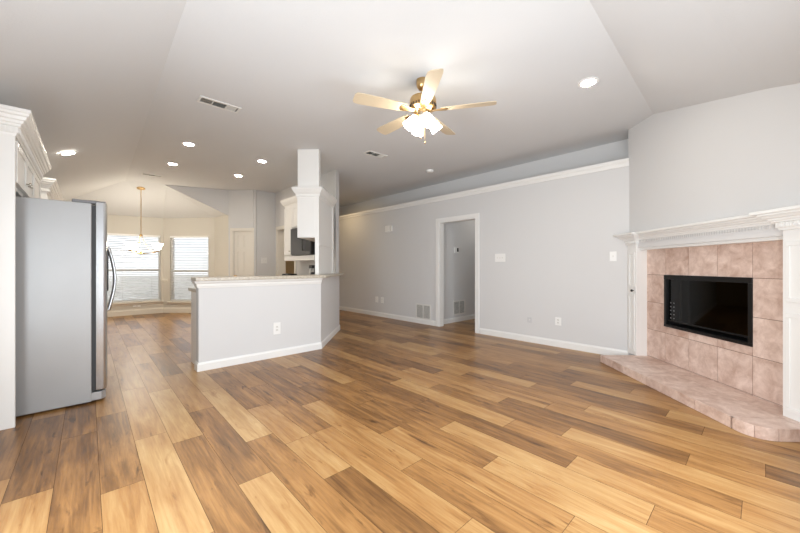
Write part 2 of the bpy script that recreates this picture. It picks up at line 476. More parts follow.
struct(b.build('wall_nook_side', M['nookwall']))
# wedge of wall over the nook opening
b = MB(); t = Vector((0.346, 1.118)).normalized() * 0.02
b.add([(2.343, 8.267, 2.33), (2.343, 8.267, ZC + 0.02), (1.14, 8.639, ZC + 0.02),
       (2.343 + t.x, 8.267 + t.y, 2.36), (2.343 + t.x, 8.267 + t.y, ZC + 0.02), (1.14 + t.x, 8.639 + t.y, ZC + 0.02)],
      [(0, 1, 2), (5, 4, 3), (0, 3, 4, 1), (1, 4, 5, 2), (2, 5, 3, 0)])
struct(b.build('wall_nook_header', M['wall']))
b = MB(); b.sweep([(XL, 10.35), (1.40, 10.35), (XN, 9.41), (XN, 8.30)], base_prof(0.14, 0.016))
struct(b.build('baseboard_nook', M['cream']))
b = MB()
cr = [(0, 0.80), (0.012, 0.80), (0.02, 0.83), (0.012, 0.86), (0, 0.86)]
b.sweep([(N1 + 0.055, 10.35), (1.40, 10.35), (BA.x + BD.x * (W0 - 0.055), BA.y + BD.y * (W0 - 0.055))], cr)
struct(b.build('trim_chair_rail', M['cream']))

# pantry corner: 45 degree wall with a closed panel door, then the wall with the switch
PA = Vector((2.343, 8.267)); PB = Vector((2.761, 7.85)); PD = (PB - PA); PLN = PD.length; PD.normalize(); PN = Vector((-1, -1)).normalized()
def PT(p): q = PA + PD * p[0] + PN * p[1]; return (q.x, q.y, p[2])
P0, P1 = 0.105, 0.535
b = MB(PT); b.box(0, -0.1, 0, P0, 0, 2.95); b.box(P1, -0.1, 0, PLN + 0.04, 0, 2.95); b.box(P0, -0.1, 1.985, P1, 0, 2.95); b.box(P0, -0.12, 0, P1, -0.06, 1.99)
struct(b.build('wall_pantry', M['wall']))
door_trim('trim_pantry', M['doorpaint'], lambda a, o: PT((a, o, 0))[:2], P0, P1, 1.985, 0.05, wd=0.06)
d = struct(thing('door_1', 'narrow cream panel door in the angled kitchen corner', 'door', (*PT((0.32, 0, 0))[:2], 0)))
dp = MB(PT); x0, x1 = P0 + 0.015, P1 - 0.015
dp.box(x0, -0.05, 0.01, x1, -0.022, 1.97)
rails = ((0.0, 0.2), (0.78, 0.9), (1.5, 1.6), (1.87, 1.96)); xm = (x0 + x1) / 2
for (za, zb) in rails:
    dp.box(x0 + 0.09, -0.022, 0.01 + za, x1 - 0.09, -0.012, 0.01 + zb)
for i in range(3): dp.box(xm - 0.03, -0.022, 0.01 + rails[i][1], xm + 0.03, -0.012, 0.01 + rails[i + 1][0])
for (xa, xb) in ((x0, x0 + 0.09), (x1 - 0.09, x1)):
    dp.box(xa, -0.022, 0.01, xb, -0.012, 1.97)
dp.build('door_panel', M['doorpaint'], d)
k = MB(PT)
k.T = None; q = PT((x0 + 0.05, -0.01, 0.95)); k.lathe(q, [(0.026, 0), (0.026, 0.008), (0.011, 0.012), (0.011, 0.03), (0.026, 0.04), (0.028, 0.055), (0.015, 0.066)], 16, axis=(PN.x, PN.y, 0))
k.build('door_knob', M['brass'], d)
b = MB(); b.box(2.74, 7.85, 0, 3.25, 7.97, 2.95)
struct(b.build('wall_kitchen_back', M['wall']))
XK0, XK1 = 3.25, 3.43
K0, K1 = 6.82, 7.70                          # doorway through the kitchen side wall
b = MB()
b.prism([(XK0, 5.19), (XK1, 5.37), (XK1, K0), (XK0, K0)], 0, 2.95)
b.box(XK0, K0, 2.035, XK1, K1, 2.95); b.box(XK0, K1, 0, XK1, 10.1, 2.95)
struct(b.build('wall_kitchen_side', M['wall']))
door_trim('trim_kitchen_doorway', M['cream'], lambda a, o: (XK0 - o, a), K0, K1, 2.035, 0.18, wd=0.065)
b = MB(); b.box(XK1, 10.0, 0, XR + 0.1, 10.1, 2.95)
struct(b.build('wall_corridor_end', M['tan']))

# ------------------------------------------------------------------ half wall of the breakfast bar
def inset(path, d):
    P = [Vector(p) for p in path]; out = []
    for i, p in enumerate(P):
        d0 = (P[i] - P[i - 1]).normalized() if i > 0 else (P[1] - P[0]).normalized()
        d1 = (P[i + 1] - P[i]).normalized() if i < len(P) - 1 else d0
        n0 = Vector((-d0.y, d0.x)); n1 = Vector((-d1.y, d1.x)); m = n0 + n1; m = m / m.dot(n0)
        out.append((p.x + m.x * d, p.y + m.y * d))
    return out
BAR = [(0.905, 4.285), (2.434, 4.285), (3.43, 5.36)]
bi = inset(BAR, 0.12)
b = MB(); b.prism(BAR + bi[::-1], 0, 1.008)
struct(b.build('wall_bar', M['wall']))
b = MB(); b.sweep([(0.905, 4.405), (0.905, 4.285), (2.434, 4.285), (3.43, 5.36), (3.43, 5.8)], base_prof(0.095, 0.016))
struct(b.build('baseboard_bar', M['trim']))
b = MB(); b.sweep([(0.905, 4.405), (0.905, 4.285), (2.434, 4.285)],
                  [(0, 0.93), (0.012, 0.93), (0.016, 0.945), (0.022, 0.948), (0.026, 0.975), (0.045, 0.992), (0.05, 1.009), (0, 1.009)])
struct(b.build('trim_bar', M['trim']))
b = MB(); bo = inset(BAR, -0.075); bo2 = inset(BAR, 0.30)
end = [(3.60, 5.50), (3.62, 5.56), (3.60, 5.62), (3.50, 5.66)]
b.prism([(0.862, bo[0][1]), bo[1], (3.53, 5.345)] + end[:2] + [(3.55, 5.66), (3.436, 5.66), (3.436, 5.37), (3.2, 5.135), (2.30, bo2[1][1]), (2.05, 4.46), (0.862, 4.46)], 1.010, 1.050)
tag(b.build('bar_countertop', M['granite'], bevel=0.008), 'raised speckled beige stone countertop on the white half wall', 'countertop')

# base cabinets and lower counter on the kitchen side of the half wall
t = thing('base_cabinet', 'white base cabinet behind the half wall, its end showing left of it', 'cabinet', (1.6, 4.6, 0))
b = MB(); b.box(0.930, 4.408, 0.0, 2.25, 4.79, 0.868); b.build('carcass', M['cab'], t, bevel=0.003)
for i in range(3):
    xa = 0.94 + i * 0.435; d_ = MB(); d_.box(xa, 4.79, 0.12, xa + 0.42, 4.81, 0.85); dd = d_.build('door', M['cab'], t, bevel=0.003)
    k = MB(); k.lathe((xa + 0.38, 4.81, 0.78), [(0.006, 0), (0.006, 0.015), (0.015, 0.02), (0.012, 0.03)], 12, axis=(0, 1, 0)); k.build('knob', M['nickel'], dd)
b = MB(); b.box(0.912, 4.41, 0.870, 2.25, 4.86, 0.910)
tag(b.build('counter_slab', M['granite'], bevel=0.006), 'lower speckled counter peeking out past the left end of the half wall', 'countertop')

# ------------------------------------------------------------------ wall plates
def wall_plate(name, label, cat, P, n, wd, ht, kind, m='plate', group=None):
    """n: unit (x, y) pointing out of the wall"""
    u = (-n[1], n[0])
    t = thing(name, label, cat, P, group)
    TT = lambda p: (P[0] + u[0] * p[0] + n[0] * p[1], P[1] + u[1] * p[0] + n[1] * p[1], P[2] + p[2])
    b = MB(TT); b.box(-wd / 2, 0, -ht / 2, wd / 2, 0.006, ht / 2); b.build('plate', M[m], t, bevel=0.002)
    if kind[0] == 'switch':
        for i in range(kind[1]):
            x = (i - (kind[1] - 1) / 2) * 0.046
            s = MB(TT); s.box(x - 0.006, 0.006, -0.012, x + 0.006, 0.014, 0.012); s.build('toggle', M['ventwhite'], t, bevel=0.001)
    if kind[0] == 'outlet':
        for z in (-0.02, 0.02):
            s = MB(TT); s.box(-0.016, 0.006, z - 0.014, 0.016, 0.009, z + 0.014); r = s.build('receptacle', M['ventwhite'], t, bevel=0.002)
            q = MB(TT)
            for x in (-0.006, 0.006): q.box(x - 0.001, 0.009, z - 0.004, x + 0.001, 0.0095, z + 0.006)
            q.build('slot', M['gasket'], r)
    if kind[0] == 'jack':
        s = MB(TT); s.box(-0.008, 0.006, -0.008, 0.008, 0.010, 0.008); s.build('jack', M['ventwhite'], t)
    return t
NX = (-1, 0); NY = (0, -1)
wall_plate('light_switch', 'wide three-toggle switch plate right of the doorway', 'switch', (XM, 2.973, 1.318), NX, 0.19, 0.135, ('switch', 3))
wall_plate('light_switch', 'single white switch plate beside the fireplace mantel', 'switch', (XM, 1.33, 1.305), NX, 0.078, 0.125, ('switch', 1))
wall_plate('wall_outlet', 'white outlet low on the right wall near the fireplace', 'outlet', (XM, 2.03, 0.372), NX, 0.085, 0.115, ('outlet',))
wall_plate('cable_plate', 'grey painted plate left of the white outlet near the fireplace', 'wall plate', (XM, 2.465, 0.345), NX, 0.075, 0.085, ('jack',), 'plategrey')
wall_plate('wall_outlet', 'right one of two white plates low on the wall near the corridor', 'outlet', (XM, 6.035, 0.39), NX, 0.10, 0.135, ('outlet',))
wall_plate('cable_plate', 'left one of two white plates low on the wall near the corridor', 'wall plate', (XM, 6.235, 0.39), NX, 0.10, 0.135, ('jack',))
wall_plate('wall_outlet', 'white outlet on the front of the half wall', 'outlet', (1.795, 4.285, 0.37), NY, 0.095, 0.15, ('outlet',))
wall_plate('light_switch', 'two-toggle switch plate on the grey wall beside the pantry door', 'switch', (2.985, 7.85, 1.315), NY, 0.135, 0.135, ('switch', 2))
wall_plate('wall_outlet', 'cream outlet under the nook window', 'outlet', (0.87, 10.35, 0.235), NY, 0.15, 0.09, ('outlet',), 'plate')
wall_plate('wall_outlet', 'white outlet on the kitchen wall under the cabinet and above the counter', 'outlet', (XK0, 5.95, 1.13), NX, 0.085, 0.12, ('outlet',))
# door chime
t = thing('door_chime', 'white door chime box high on the right wall left of the doorway', 'door chime', (XM, 5.78, 2.03))
b = MB(); b.box(XM - 0.045, 5.74, 1.96, XM, 5.885, 2.10); b.build('cover', M['plate'], t, bevel=0.006)
b = MB(); b.box(XM - 0.038, 5.675, 1.97, XM, 5.74, 2.09); b.build('side_cover', M['ventwhite'], t, bevel=0.004)
# thermostat on the hall wall
t = thing('thermostat', 'white thermostat with dark screen on the wall inside the doorway', 'thermostat', (5.70, 4.42, 1.52))
b = MB(); b.box(5.645, 4.395, 1.455, 5.775, 4.42, 1.575); b.build('body', M['plate'], t, bevel=0.005)
b = MB(); b.box(5.715, 4.391, 1.485, 5.765, 4.395, 1.565); b.build('screen', M['black'], t)

def grille(name, label, P, n, wd, ht):
    u = (-n[1], n[0]); t = thing(name, label, 'vent', P)
    TT = lambda p: (P[0] + u[0] * p[0] + n[0] * p[1], P[1] + u[1] * p[0] + n[1] * p[1], P[2] + p[2])
    b = MB(TT); f = 0.028
    b.box(-wd / 2, 0, -ht / 2, wd / 2, 0.010, -ht / 2 + f); b.box(-wd / 2, 0, ht / 2 - f, wd / 2, 0.010, ht / 2)
    b.box(-wd / 2, 0, -ht / 2 + f, -wd / 2 + f, 0.010, ht / 2 - f); b.box(wd / 2 - f, 0, -ht / 2 + f, wd / 2, 0.010, ht / 2 - f)
    b.box(-0.008, 0, -ht / 2 + f, 0.008, 0.010, ht / 2 - f)
    b.build('frame', M['ventwhite'], t, bevel=0.002)
    b = MB(TT); b.box(-wd / 2 + f, 0, -ht / 2 + f, wd / 2 - f, 0.002, ht / 2 - f); b.build('backing', M['ventdark'], t)
    b = MB(TT); z = -ht / 2 + f + 0.006
    while z < ht / 2 - f - 0.004:
        b.add([(-wd / 2 + f, 0.003, z + 0.006), (wd / 2 - f, 0.003, z + 0.006), (wd / 2 - f, 0.010, z), (-wd / 2 + f, 0.010, z),
               (-wd / 2 + f, 0.002, z + 0.005), (wd / 2 - f, 0.002, z + 0.005), (wd / 2 - f, 0.009, z - 0.001), (-wd / 2 + f, 0.009, z - 0.001)],
              [(0, 1, 2, 3), (7, 6, 5, 4), (0, 4, 5, 1), (1, 5, 6, 2), (2, 6, 7, 3), (3, 7, 4, 0)])
        z += 0.0125
    b.build('louvers', M['ventwhite'], t)
    return t
grille('return_air_grille', 'white return air grille low on the right wall just left of the doorway', (XM, 4.725, 0.25), NX, 0.42, 0.31)
grille('return_air_grille', 'white air grille low on the hall wall seen through the doorway', (5.82, 4.42, 0.30), NY, 0.42, 0.31)

# ------------------------------------------------------------------ ceiling fixtures
def ceiling_vent(label, cx, cy, lx, ly, dark=True):
    t = thing('ceiling_vent', label, 'vent', (cx, cy, ZC), 'ceiling supply vents')
    b = MB(); z0, z1 = ZC - 0.008, ZC; f = 0.022
    b.box(cx - lx / 2, cy - ly / 2, z0, cx + lx / 2, cy - ly / 2 + f, z1); b.box(cx - lx / 2, cy + ly / 2 - f, z0, cx + lx / 2, cy + ly / 2, z1)
    b.box(cx - lx / 2, cy - ly / 2 + f, z0, cx - lx / 2 + f, cy + ly / 2 - f, z1); b.box(cx + lx / 2 - f, cy - ly / 2 + f, z0, cx + lx / 2, cy + ly / 2 - f, z1)
    for q in (-0.17, 0.17): b.box(cx + lx * q - 0.004, cy - ly / 2 + f, z0, cx + lx * q + 0.004, cy + ly / 2 - f, z1)
    b.build('frame', M['ventwhite'], t)
    b = MB(); b.box(cx - lx / 2 + f, cy - ly / 2 + f, ZC - 0.002, cx + lx / 2 - f, cy + ly / 2 - f, ZC - 0.0005); b.build('backing', M['ventdark'], t)
    b = MB()
    xs0 = cx - lx / 2 + f; third = (lx - 2 * f) / 3
    for sec in range(3):
        if sec == 1:
            y = cy - ly / 2 + f + 0.008
            while y < cy + ly / 2 - f - 0.004:
                b.add([(xs0 + third, y, z0), (xs0 + 2 * third, y, z0), (xs0 + 2 * third, y + 0.007, ZC - 0.0025), (xs0 + third, y + 0.007, ZC - 0.0025)], [(0, 1, 2, 3)]); y += 0.012
        else:
            x = xs0 + sec * third + 0.008
            dx = 0.007 if sec == 0 else -0.007
            while x < xs0 + (sec + 1) * third - 0.004:
                b.add([(x, cy - ly / 2 + f, z0), (x, cy + ly / 2 - f, z0), (x + dx, cy + ly / 2 - f, ZC - 0.0025), (x + dx, cy - ly / 2 + f, ZC - 0.0025)], [(0, 1, 2, 3)]); x += 0.012
    b.build('louvers', M['ventwhite'], t)
    return t
ceiling_vent('large ceiling vent nearest the left, in front of the recessed lights', 1.035, 3.965, 0.40, 0.155)
ceiling_vent('small ceiling vent just behind the ceiling fan', 3.27, 4.08, 0.36, 0.155)
ceiling_vent('far ceiling vent above the nook chandelier', 0.89, 7.88, 0.32, 0.13)

t = thing('smoke_detector', 'round white smoke detector on the ceiling near the right wall', 'smoke detector', (4.53, 4.09, ZC))
b = MB(); b.lathe((4.53, 4.09, ZC), [(0.068, 0), (0.068, -0.012), (0.06, -0.03), (0.04, -0.036), (0.0, -0.036)], 24); b.build('housing', M['plate'], t)
b = MB(); b.lathe((4.53, 4.09, ZC - 0.036), [(0.02, 0.001), (0.02, -0.004), (0.0, -0.004)], 16); b.build('test_button', M['ventwhite'], t)

def can(label, x, y, z=ZC, n=(0, 0, -1), m='can'):
    t = thing('recessed_light', label, 'ceiling light', (x, y, z), 'recessed ceiling lights')
    ax = Vector(n).normalized()
    b = MB(); b.lathe((x, y, z), [(0.088, 0.0), (0.088, 0.006), (0.066, 0.010), (0.060, 0.004), (0.060, 0.001)], 28, axis=ax); b.build('trim_ring', M['plate'], t)
    b = MB(); b.lathe((x, y, z), [(0.058, 0.0), (0.058, 0.007), (0.0, 0.008)], 24, axis=ax); b.build('lens', M[m], t)
    return t
can('recessed light over the kitchen, left one of the pair nearest the camera', 1.05, 5.53)
can('recessed light over the kitchen, farther one nearer the nook', 1.05, 6.79)
can('recessed light over the kitchen nearest the white column', 2.10, 5.61)
can('recessed light over the kitchen, far one beyond the column light', 2.10, 6.80)
can('recessed light in the living room ceiling near the fireplace', 3.46, 1.12)
sl = (ZC - ZE) / (0.514 - XL); xs = -0.185
can('recessed light on the sloping ceiling above the refrigerator', xs, 5.98, ZC - sl * (0.514 - xs) - 0.004, (sl, 0, -1))
can('recessed light in the corridor ceiling behind the kitchen wall', 4.36, 7.25, m='can_warm')

# hall lamp, out of sight above the doorway head
t = thing('hall_ceiling_light', 'flush hallway ceiling light beyond the doorway', 'ceiling light', (6.3, 3.85, 2.44))
b = MB(); b.lathe((6.3, 3.85, 2.44), [(0.15, 0), (0.15, -0.02), (0.13, -0.03)], 24); b.build('base', M['plate'], t)
b = MB(); b.lathe((6.3, 3.85, 2.41), [(0.12, 0), (0.10, -0.04), (0.05, -0.06), (0, -0.065)], 24); b.build('diffuser', emit_mat('hall_lamp', (1, 0.95, 0.88, 1), 12), t)

# ------------------------------------------------------------------ ceiling fan
fx, fy = 2.294, 2.159
fan = thing('ceiling_fan', 'five-blade gold ceiling fan with lit white glass shades', 'ceiling fan', (fx, fy, ZC))
b = MB(); b.lathe((fx, fy, ZC), [(0.062, 0), (0.064, -0.03), (0.058, -0.06), (0.042, -0.085), (0.02, -0.095)], 28); b.build('canopy', M['brass'], fan)
b = MB(); b.lathe((fx, fy, ZC - 0.09), [(0.013, 0), (0.013, -0.07)], 12); b.build('downrod', M['brass'], fan)
b = MB(); b.lathe((fx, fy, 2.76), [(0.03, 0.0), (0.075, -0.008), (0.118, -0.022), (0.125, -0.04), (0.125, -0.085), (0.120, -0.09), (0.120, -0.115), (0.09, -0.135), (0.05, -0.14)], 36)
mo = b.build('motor_housing', M['brass'], fan)
b = MB()
for k in range(28):
    a = 2 * math.pi * k / 28; ca, sa = math.cos(a), math.sin(a); r = 0.1215
    b.tube([(fx + ca * r, fy + sa * r, 2.672), (fx + ca * r, fy + sa * r, 2.648)], 0.0045, 6)
b.build('vent_slots', M['gasket'], mo)
Fw = Vector((math.cos(YAW), math.sin(YAW), 0)); Rt = Vector((math.sin(YAW), -math.cos(YAW), 0))
for k in range(5):
    a = math.radians(-85.6 + 72 * k); d = Rt * math.cos(a) + Fw * math.sin(a); q = Vector((-d.y, d.x, 0)); zb = 2.625
    tw = math.radians(12)
    def bl(r, s, zt): return Vector((fx, fy, zb)) + d * r + q * (s * math.cos(tw)) + Vector((0, 0, s * math.sin(tw) + zt))
    b = MB(); outl = [(0.17, -0.045), (0.22, -0.052), (0.42, -0.064), (0.60, -0.068), (0.645, -0.062), (0.66, -0.04), (0.662, 0.0), (0.66, 0.04), (0.645, 0.062), (0.60, 0.068), (0.42, 0.064), (0.22, 0.052), (0.17, 0.045)]
    n = len(outl); vs = [bl(r, s, 0.003) for r, s in outl] + [bl(r, s, -0.004) for r, s in outl]
    b.add(vs, [tuple(range(n)), tuple(range(n, 2 * n))[::-1]] + [(i, (i + 1) % n, n + (i + 1) % n, n + i) for i in range(n)])
    bo_ = b.build('blade', M['blade'], fan)
    b = MB()
    ir = [(0.085, 0.022), (0.13, 0.02), (0.17, 0.035), (0.215, 0.040), (0.235, 0.0)]
    out2 = [(r, s) for r, s in ir] + [(r, -s) for r, s in ir[::-1][1:]]
    n = len(out2); vs = [bl(r, s, -0.0045) for r, s in out2] + [bl(r, s, -0.010) for r, s in out2]
    b.add(vs, [tuple(range(n)), tuple(range(n, 2 * n))[::-1]] + [(i, (i + 1) % n, n + (i + 1) % n, n + i) for i in range(n)])
    b.build('blade_iron', M['brass'], bo_)
b = MB(); b.lathe((fx, fy, 2.622), [(0.045, 0), (0.05, -0.02), (0.05, -0.055), (0.035, -0.075), (0.02, -0.085), (0.0, -0.088)], 24)
b.build('light_fitter', M['nickel'], fan)
for k in range(4):
    a = math.radians(18 + 90 * k); d = Rt * math.cos(a) + Fw * math.sin(a)
    base = Vector((fx, fy, 2.575)) + d * 0.055; ax = (d * 0.62 + Vector((0, 0, -0.78))).normalized()
    b = MB(); b.tube([Vector((fx, fy, 2.58)) + d * 0.035, base + d * 0.012, base + ax * 0.03], [0.011, 0.013, 0.019], 10)
    arm = b.build('lamp_arm', M['brass'], fan)
    b = MB(); b.lathe(base + ax * 0.022, [(0.022, 0.0), (0.034, 0.015), (0.043, 0.045), (0.049, 0.085), (0.057, 0.125), (0.052, 0.126), (0.0, 0.118)], 20, axis=ax)
    b.build('glass_shade', M['fanlamp'], arm)
for k, (dx, L_) in enumerate(((0.018, 0.20), (-0.02, 0.15))):
    p = Vector((fx, fy, 2.535)) + Rt * dx
    b = MB(); b.tube([p, p - Vector((0, 0, L_))], 0.0014, 6); b.lathe(p - Vector((0, 0, L_ + 0.022)), [(0.0, 0), (0.006, 0.004), (0.006, 0.018), (0.002, 0.024)], 10)
    b.build('pull_chain', M['brass'], fan)

# ------------------------------------------------------------------ chandelier in the nook
hx, hy = 0.823, 8.961
hz = ZC - (8.961 - 8.72) * 0.33
ch = thing('chandelier', 'small gold chandelier with three white glass shades over the nook', 'chandelier', (hx, hy, hz))
b = MB(); b.lathe((hx, hy, hz + 0.02), [(0.075, 0), (0.075, -0.03), (0.06, -0.045), (0.02, -0.055)], 24); b.build('canopy', M['brass'], ch)
b = MB(); b.tube([(hx, hy, hz - 0.03), (hx, hy, 1.83)], 0.007, 8); b.build('rod', M['brass'], ch)
b = MB(); b.lathe((hx, hy, 1.83), [(0.012, 0.03), (0.028, 0.015), (0.028, -0.01), (0.014, -0.02)], 14); b.build('hub', M['brass'], ch)
b = MB(); b.lathe((hx, hy, 1.44), [(0.0, -0.02), (0.02, -0.012), (0.035, 0.01), (0.022, 0.035), (0.012, 0.05)], 14); b.build('finial', M['brass'], ch)
for k in range(3):
    a = math.radians(-90 + 120 * k); d = Rt * math.cos(a) + Fw * math.sin(a); c0 = Vector((hx, hy, 0)); R_ = 0.285
    pts = [c0 + d * (0.02 + (R_ - 0.02) * t_) + Vector((0, 0, 1.45 + 0.05 * (t_ ** 2.2))) for t_ in [i / 10 for i in range(11)]]
    b = MB(); b.tube(pts, 0.008, 8); b.tube([c0 + Vector((0, 0, 1.83)) + d * 0.02, c0 + Vector((0, 0, 1.70)) + d * 0.05, c0 + Vector((0, 0, 1.56)) + d * 0.13, c0 + Vector((0, 0, 1.475)) + d * 0.22], 0.005, 6)
    arm = b.build('arm', M['brass'], ch)
    e_ = c0 + d * R_
    b = MB(); b.lathe(e_ + Vector((0, 0, 1.495)), [(0.008, -0.01), (0.03, 0.0), (0.035, 0.012), (0.03, 0.03)], 14); b.build('cup', M['brass'], arm)
    b = MB(); b.lathe(e_ + Vector((0, 0, 1.522)), [(0.03, 0), (0.055, 0.03), (0.072, 0.08), (0.10, 0.145), (0.094, 0.145), (0.0, 0.13)], 20); b.build('glass_shade', M['chandlamp'], arm)

# ------------------------------------------------------------------ fireplace
fp = thing('fireplace', 'corner fireplace with white mantel, pink tile surround and black firebox', 'fireplace', (*FT((1.0, 0, 0))[:2], 0))
G = 0.327; OT = -0.11
S0, S1, FZ0, FZ1 = 0.453, 1.434, 0.50, 1.074
b = MB(FT); b.box(0.10, OT - 0.03, 0.0, S0, OT - 0.004, 1.45); b.box(S1, OT - 0.03, 0, 1.86, OT - 0.004, 1.45)
b.box(S0, OT - 0.03, 0, S1, OT - 0.004, FZ0); b.box(S0, OT - 0.03, FZ1, S1, OT - 0.004, 1.45)
b.m = 1
ss = [0.126, 0.453, 0.780, 1.107, 1.434, 1.761, 1.86]; zs = [0.093 - G, 0.093, 0.42, 0.747, 1.074, 1.40]
gr = 0.0025; r2 = random.Random(3)
def tile(s0, s1, z0, z1):
    b.t = r2.uniform(-0.22, 0.18); o = (r2.random() * 9, 0, r2.random() * 9); i0 = len(b.v)
    b.box(s0 + gr, OT - 0.010, z0 + gr, s1 - gr, OT, z1 - gr)
    for i in range(i0, len(b.v)): b.loc[i] = tuple(Vector(b.loc[i]) + Vector(o))
for i in range(6):
    for j in range(5):
        s0, s1, z0, z1 = ss[i], ss[i + 1], max(zs[j], 0.06), zs[j + 1]
        mid = (s0 + s1) / 2
        if S0 < mid < S1:
            if z0 >= FZ1 - 0.02: tile(s0, s1, z0, z1)
            elif z1 <= 0.43: tile(s0, s1, z0, z1)
            elif z0 < 0.45: tile(s0, s1, 0.42, FZ0)
        else: tile(s0, s1, z0, z1)
b.build('tile_surround', [M['grout'], M['tile']], fp, attrs=True)
# hearth slab with tile grid
def hearth():
    o0, o1 = OT, 0.43; s0, s1 = 0.15, 2.02; R_ = 0.13
    outl = [(s0, o0), (s0, o1)]
    outl += [(s1 - R_ + R_ * math.sin(a), o1 - R_ + R_ * math.cos(a)) for a in [math.radians(10 * i) for i in range(10)]]
    outl += [(s1, o0)]
    return outl
ho = hearth()
b = MB(FT); b.prism(ho, 0.0, 0.078); b.build('hearth_base', M['grout'], fp)
b = MB(FT)
# top tiles: clip grid cells against the outline by simple polygon clipping
def clip(poly, cl):
    out = poly
    n = len(cl); area_ = sum(cl[i][0] * cl[(i + 1) % n][1] - cl[(i + 1) % n][0] * cl[i][1] for i in range(n)); sg = 1 if area_ > 0 else -1
    for i in range(n):
        a, c_ = cl[i], cl[(i + 1) % n]; inp = out; out = []
        if not inp: break
        f = lambda p: sg * ((c_[0] - a[0]) * (p[1] - a[1]) - (c_[1] - a[1]) * (p[0] - a[0]))
        for k in range(len(inp)):
            p, q = inp[k - 1], inp[k]; fp_, fq = f(p), f(q)
            if (fp_ >= 0) != (fq >= 0):
                t_ = fp_ / (fp_ - fq); out.append((p[0] + t_ * (q[0] - p[0]), p[1] + t_ * (q[1] - p[1])))
            if fq >= 0: out.append(q)
    return out
hs = [-0.10, 0.227, 0.553, 0.88, 1.207, 1.534, 1.861, 2.1]
hrow = [OT, 0.085, 0.43]
for i in range(len(hs) - 1):
    for j in range(2):
        cell = [(hs[i] + gr, hrow[j] + gr), (hs[i + 1] - gr, hrow[j] + gr), (hs[i + 1] - gr, hrow[j + 1] - gr), (hs[i] + gr, hrow[j + 1] - gr)]
        pl = clip(cell, ho)
        if len(pl) < 3: continue
        b.t = r2.uniform(-0.12, 0.2); o = (r2.random() * 9, r2.random() * 9, 0); i0 = len(b.v)
        b.prism(pl, 0.070, 0.085)
        for i_ in range(i0, len(b.v)): b.loc[i_] = tuple(Vector(b.loc[i_]) + Vector(o))
b.build('hearth_top', M['tile'], fp, attrs=True)
# edge tiles along the outline
b = MB(FT)
def edge_run(pts, z0, z1, th=0.010):
    b.t = r2.uniform(-0.1, 0.2); i0 = len(b.v); o = (r2.random() * 9, r2.random() * 9, 0)
    b.sweep(pts, [(-0.004, z0), (th, z0), (th, z1), (-0.004, z1)], side=-1)
    for i_ in range(i0, len(b.v)): b.loc[i_] = tuple(Vector(b.loc[i_]) + Vector(o))
edge_run([(0.15, OT + 0.1), (0.15, 0.43)], 0.002, 0.084)
xs_ = [0.15, 0.553, 0.88, 1.207, 1.534, 1.86]
for i in range(len(xs_) - 1): edge_run([(xs_[i] + gr, 0.43), (xs_[i + 1] - gr, 0.43)], 0.002, 0.084)
arc = ho[2:-1]
edge_run([(1.84 + gr, 0.43)] + arc[:5], 0.002, 0.084); edge_run(arc[4:] , 0.002, 0.084); edge_run([(2.02, 0.295), (2.02, OT + 0.1)], 0.002, 0.084)
b.build('hearth_edge', M['tile'], fp, attrs=True)
# firebox
b = MB(FT)
b.box(S0 + 0.02, OT - 0.45, FZ0 + 0.02, S1 - 0.02, OT - 0.44, FZ1 - 0.02)
b.box(S0, OT - 0.45, FZ0, S0 + 0.02, OT - 0.035, FZ1); b.box(S1 - 0.02, OT - 0.45, FZ0, S1, OT - 0.035, FZ1)
b.box(S0, OT - 0.45, FZ0, S1, OT - 0.035, FZ0 + 0.02); b.box(S0, OT - 0.45, FZ1 - 0.02, S1, OT - 0.035, FZ1)
fb = b.build('firebox', M['soot'], fp)
b = MB(FT)
b.box(S0 - 0.004, OT - 0.03, FZ1 - 0.045, S1 + 0.004, OT + 0.012, FZ1 + 0.004)
b.box(S0 - 0.004, OT - 0.03, FZ0 - 0.004, S1 + 0.004, OT + 0.012, FZ0 + 0.025)
b.box(S0 - 0.004, OT - 0.03, FZ0 + 0.025, S0 + 0.03, OT + 0.010, FZ1 - 0.045); b.box(S1 - 0.03, OT - 0.03, FZ0 + 0.025, S1 + 0.004, OT + 0.010, FZ1 - 0.045)
b.box(S0 + 0.03, OT - 0.03, FZ0 + 0.06, S1 - 0.03, OT - 0.01, FZ0 + 0.075)
b.build('firebox_frame', M['blackmetal'], fp, bevel=0.002)
b = MB(FT); b.box(S0 + 0.03, OT - 0.022, FZ0 + 0.07, S1 - 0.03, OT - 0.018, FZ1 - 0.045)
b.build('fire_glass', M['smoke_glass'], fp)
for i in range(2):  # small grey dots in two columns on the fire glass
    for j in range(5):
        s_ = S0 + 0.065 + i * 0.045; z_ = FZ0 + 0.10 + j * 0.042
        b = MB(FT); b.box(s_ - 0.006, OT - 0.017, z_ - 0.005, s_ + 0.006, OT - 0.014, z_ + 0.005)
        b.build('grey_dot', M['hinge'], fp)
b = MB(FT)
for i in range(5):
    s_ = 0.72 + i * 0.11; b.box(s_ - 0.008, OT - 0.36, FZ0 + 0.06, s_ + 0.008, OT - 0.14, FZ0 + 0.085)
for o_ in (OT - 0.33, OT - 0.16): b.box(0.68, o_ - 0.008, FZ0 + 0.045, 1.2, o_ + 0.008, FZ0 + 0.06)
for s_ in (0.70, 1.18):
    for o_ in (OT - 0.33, OT - 0.16): b.box(s_ - 0.008, o_ - 0.008, FZ0 + 0.02, s_ + 0.008, o_ + 0.008, FZ0 + 0.05)
b.build('fire_grate', M['blackmetal'], fb)
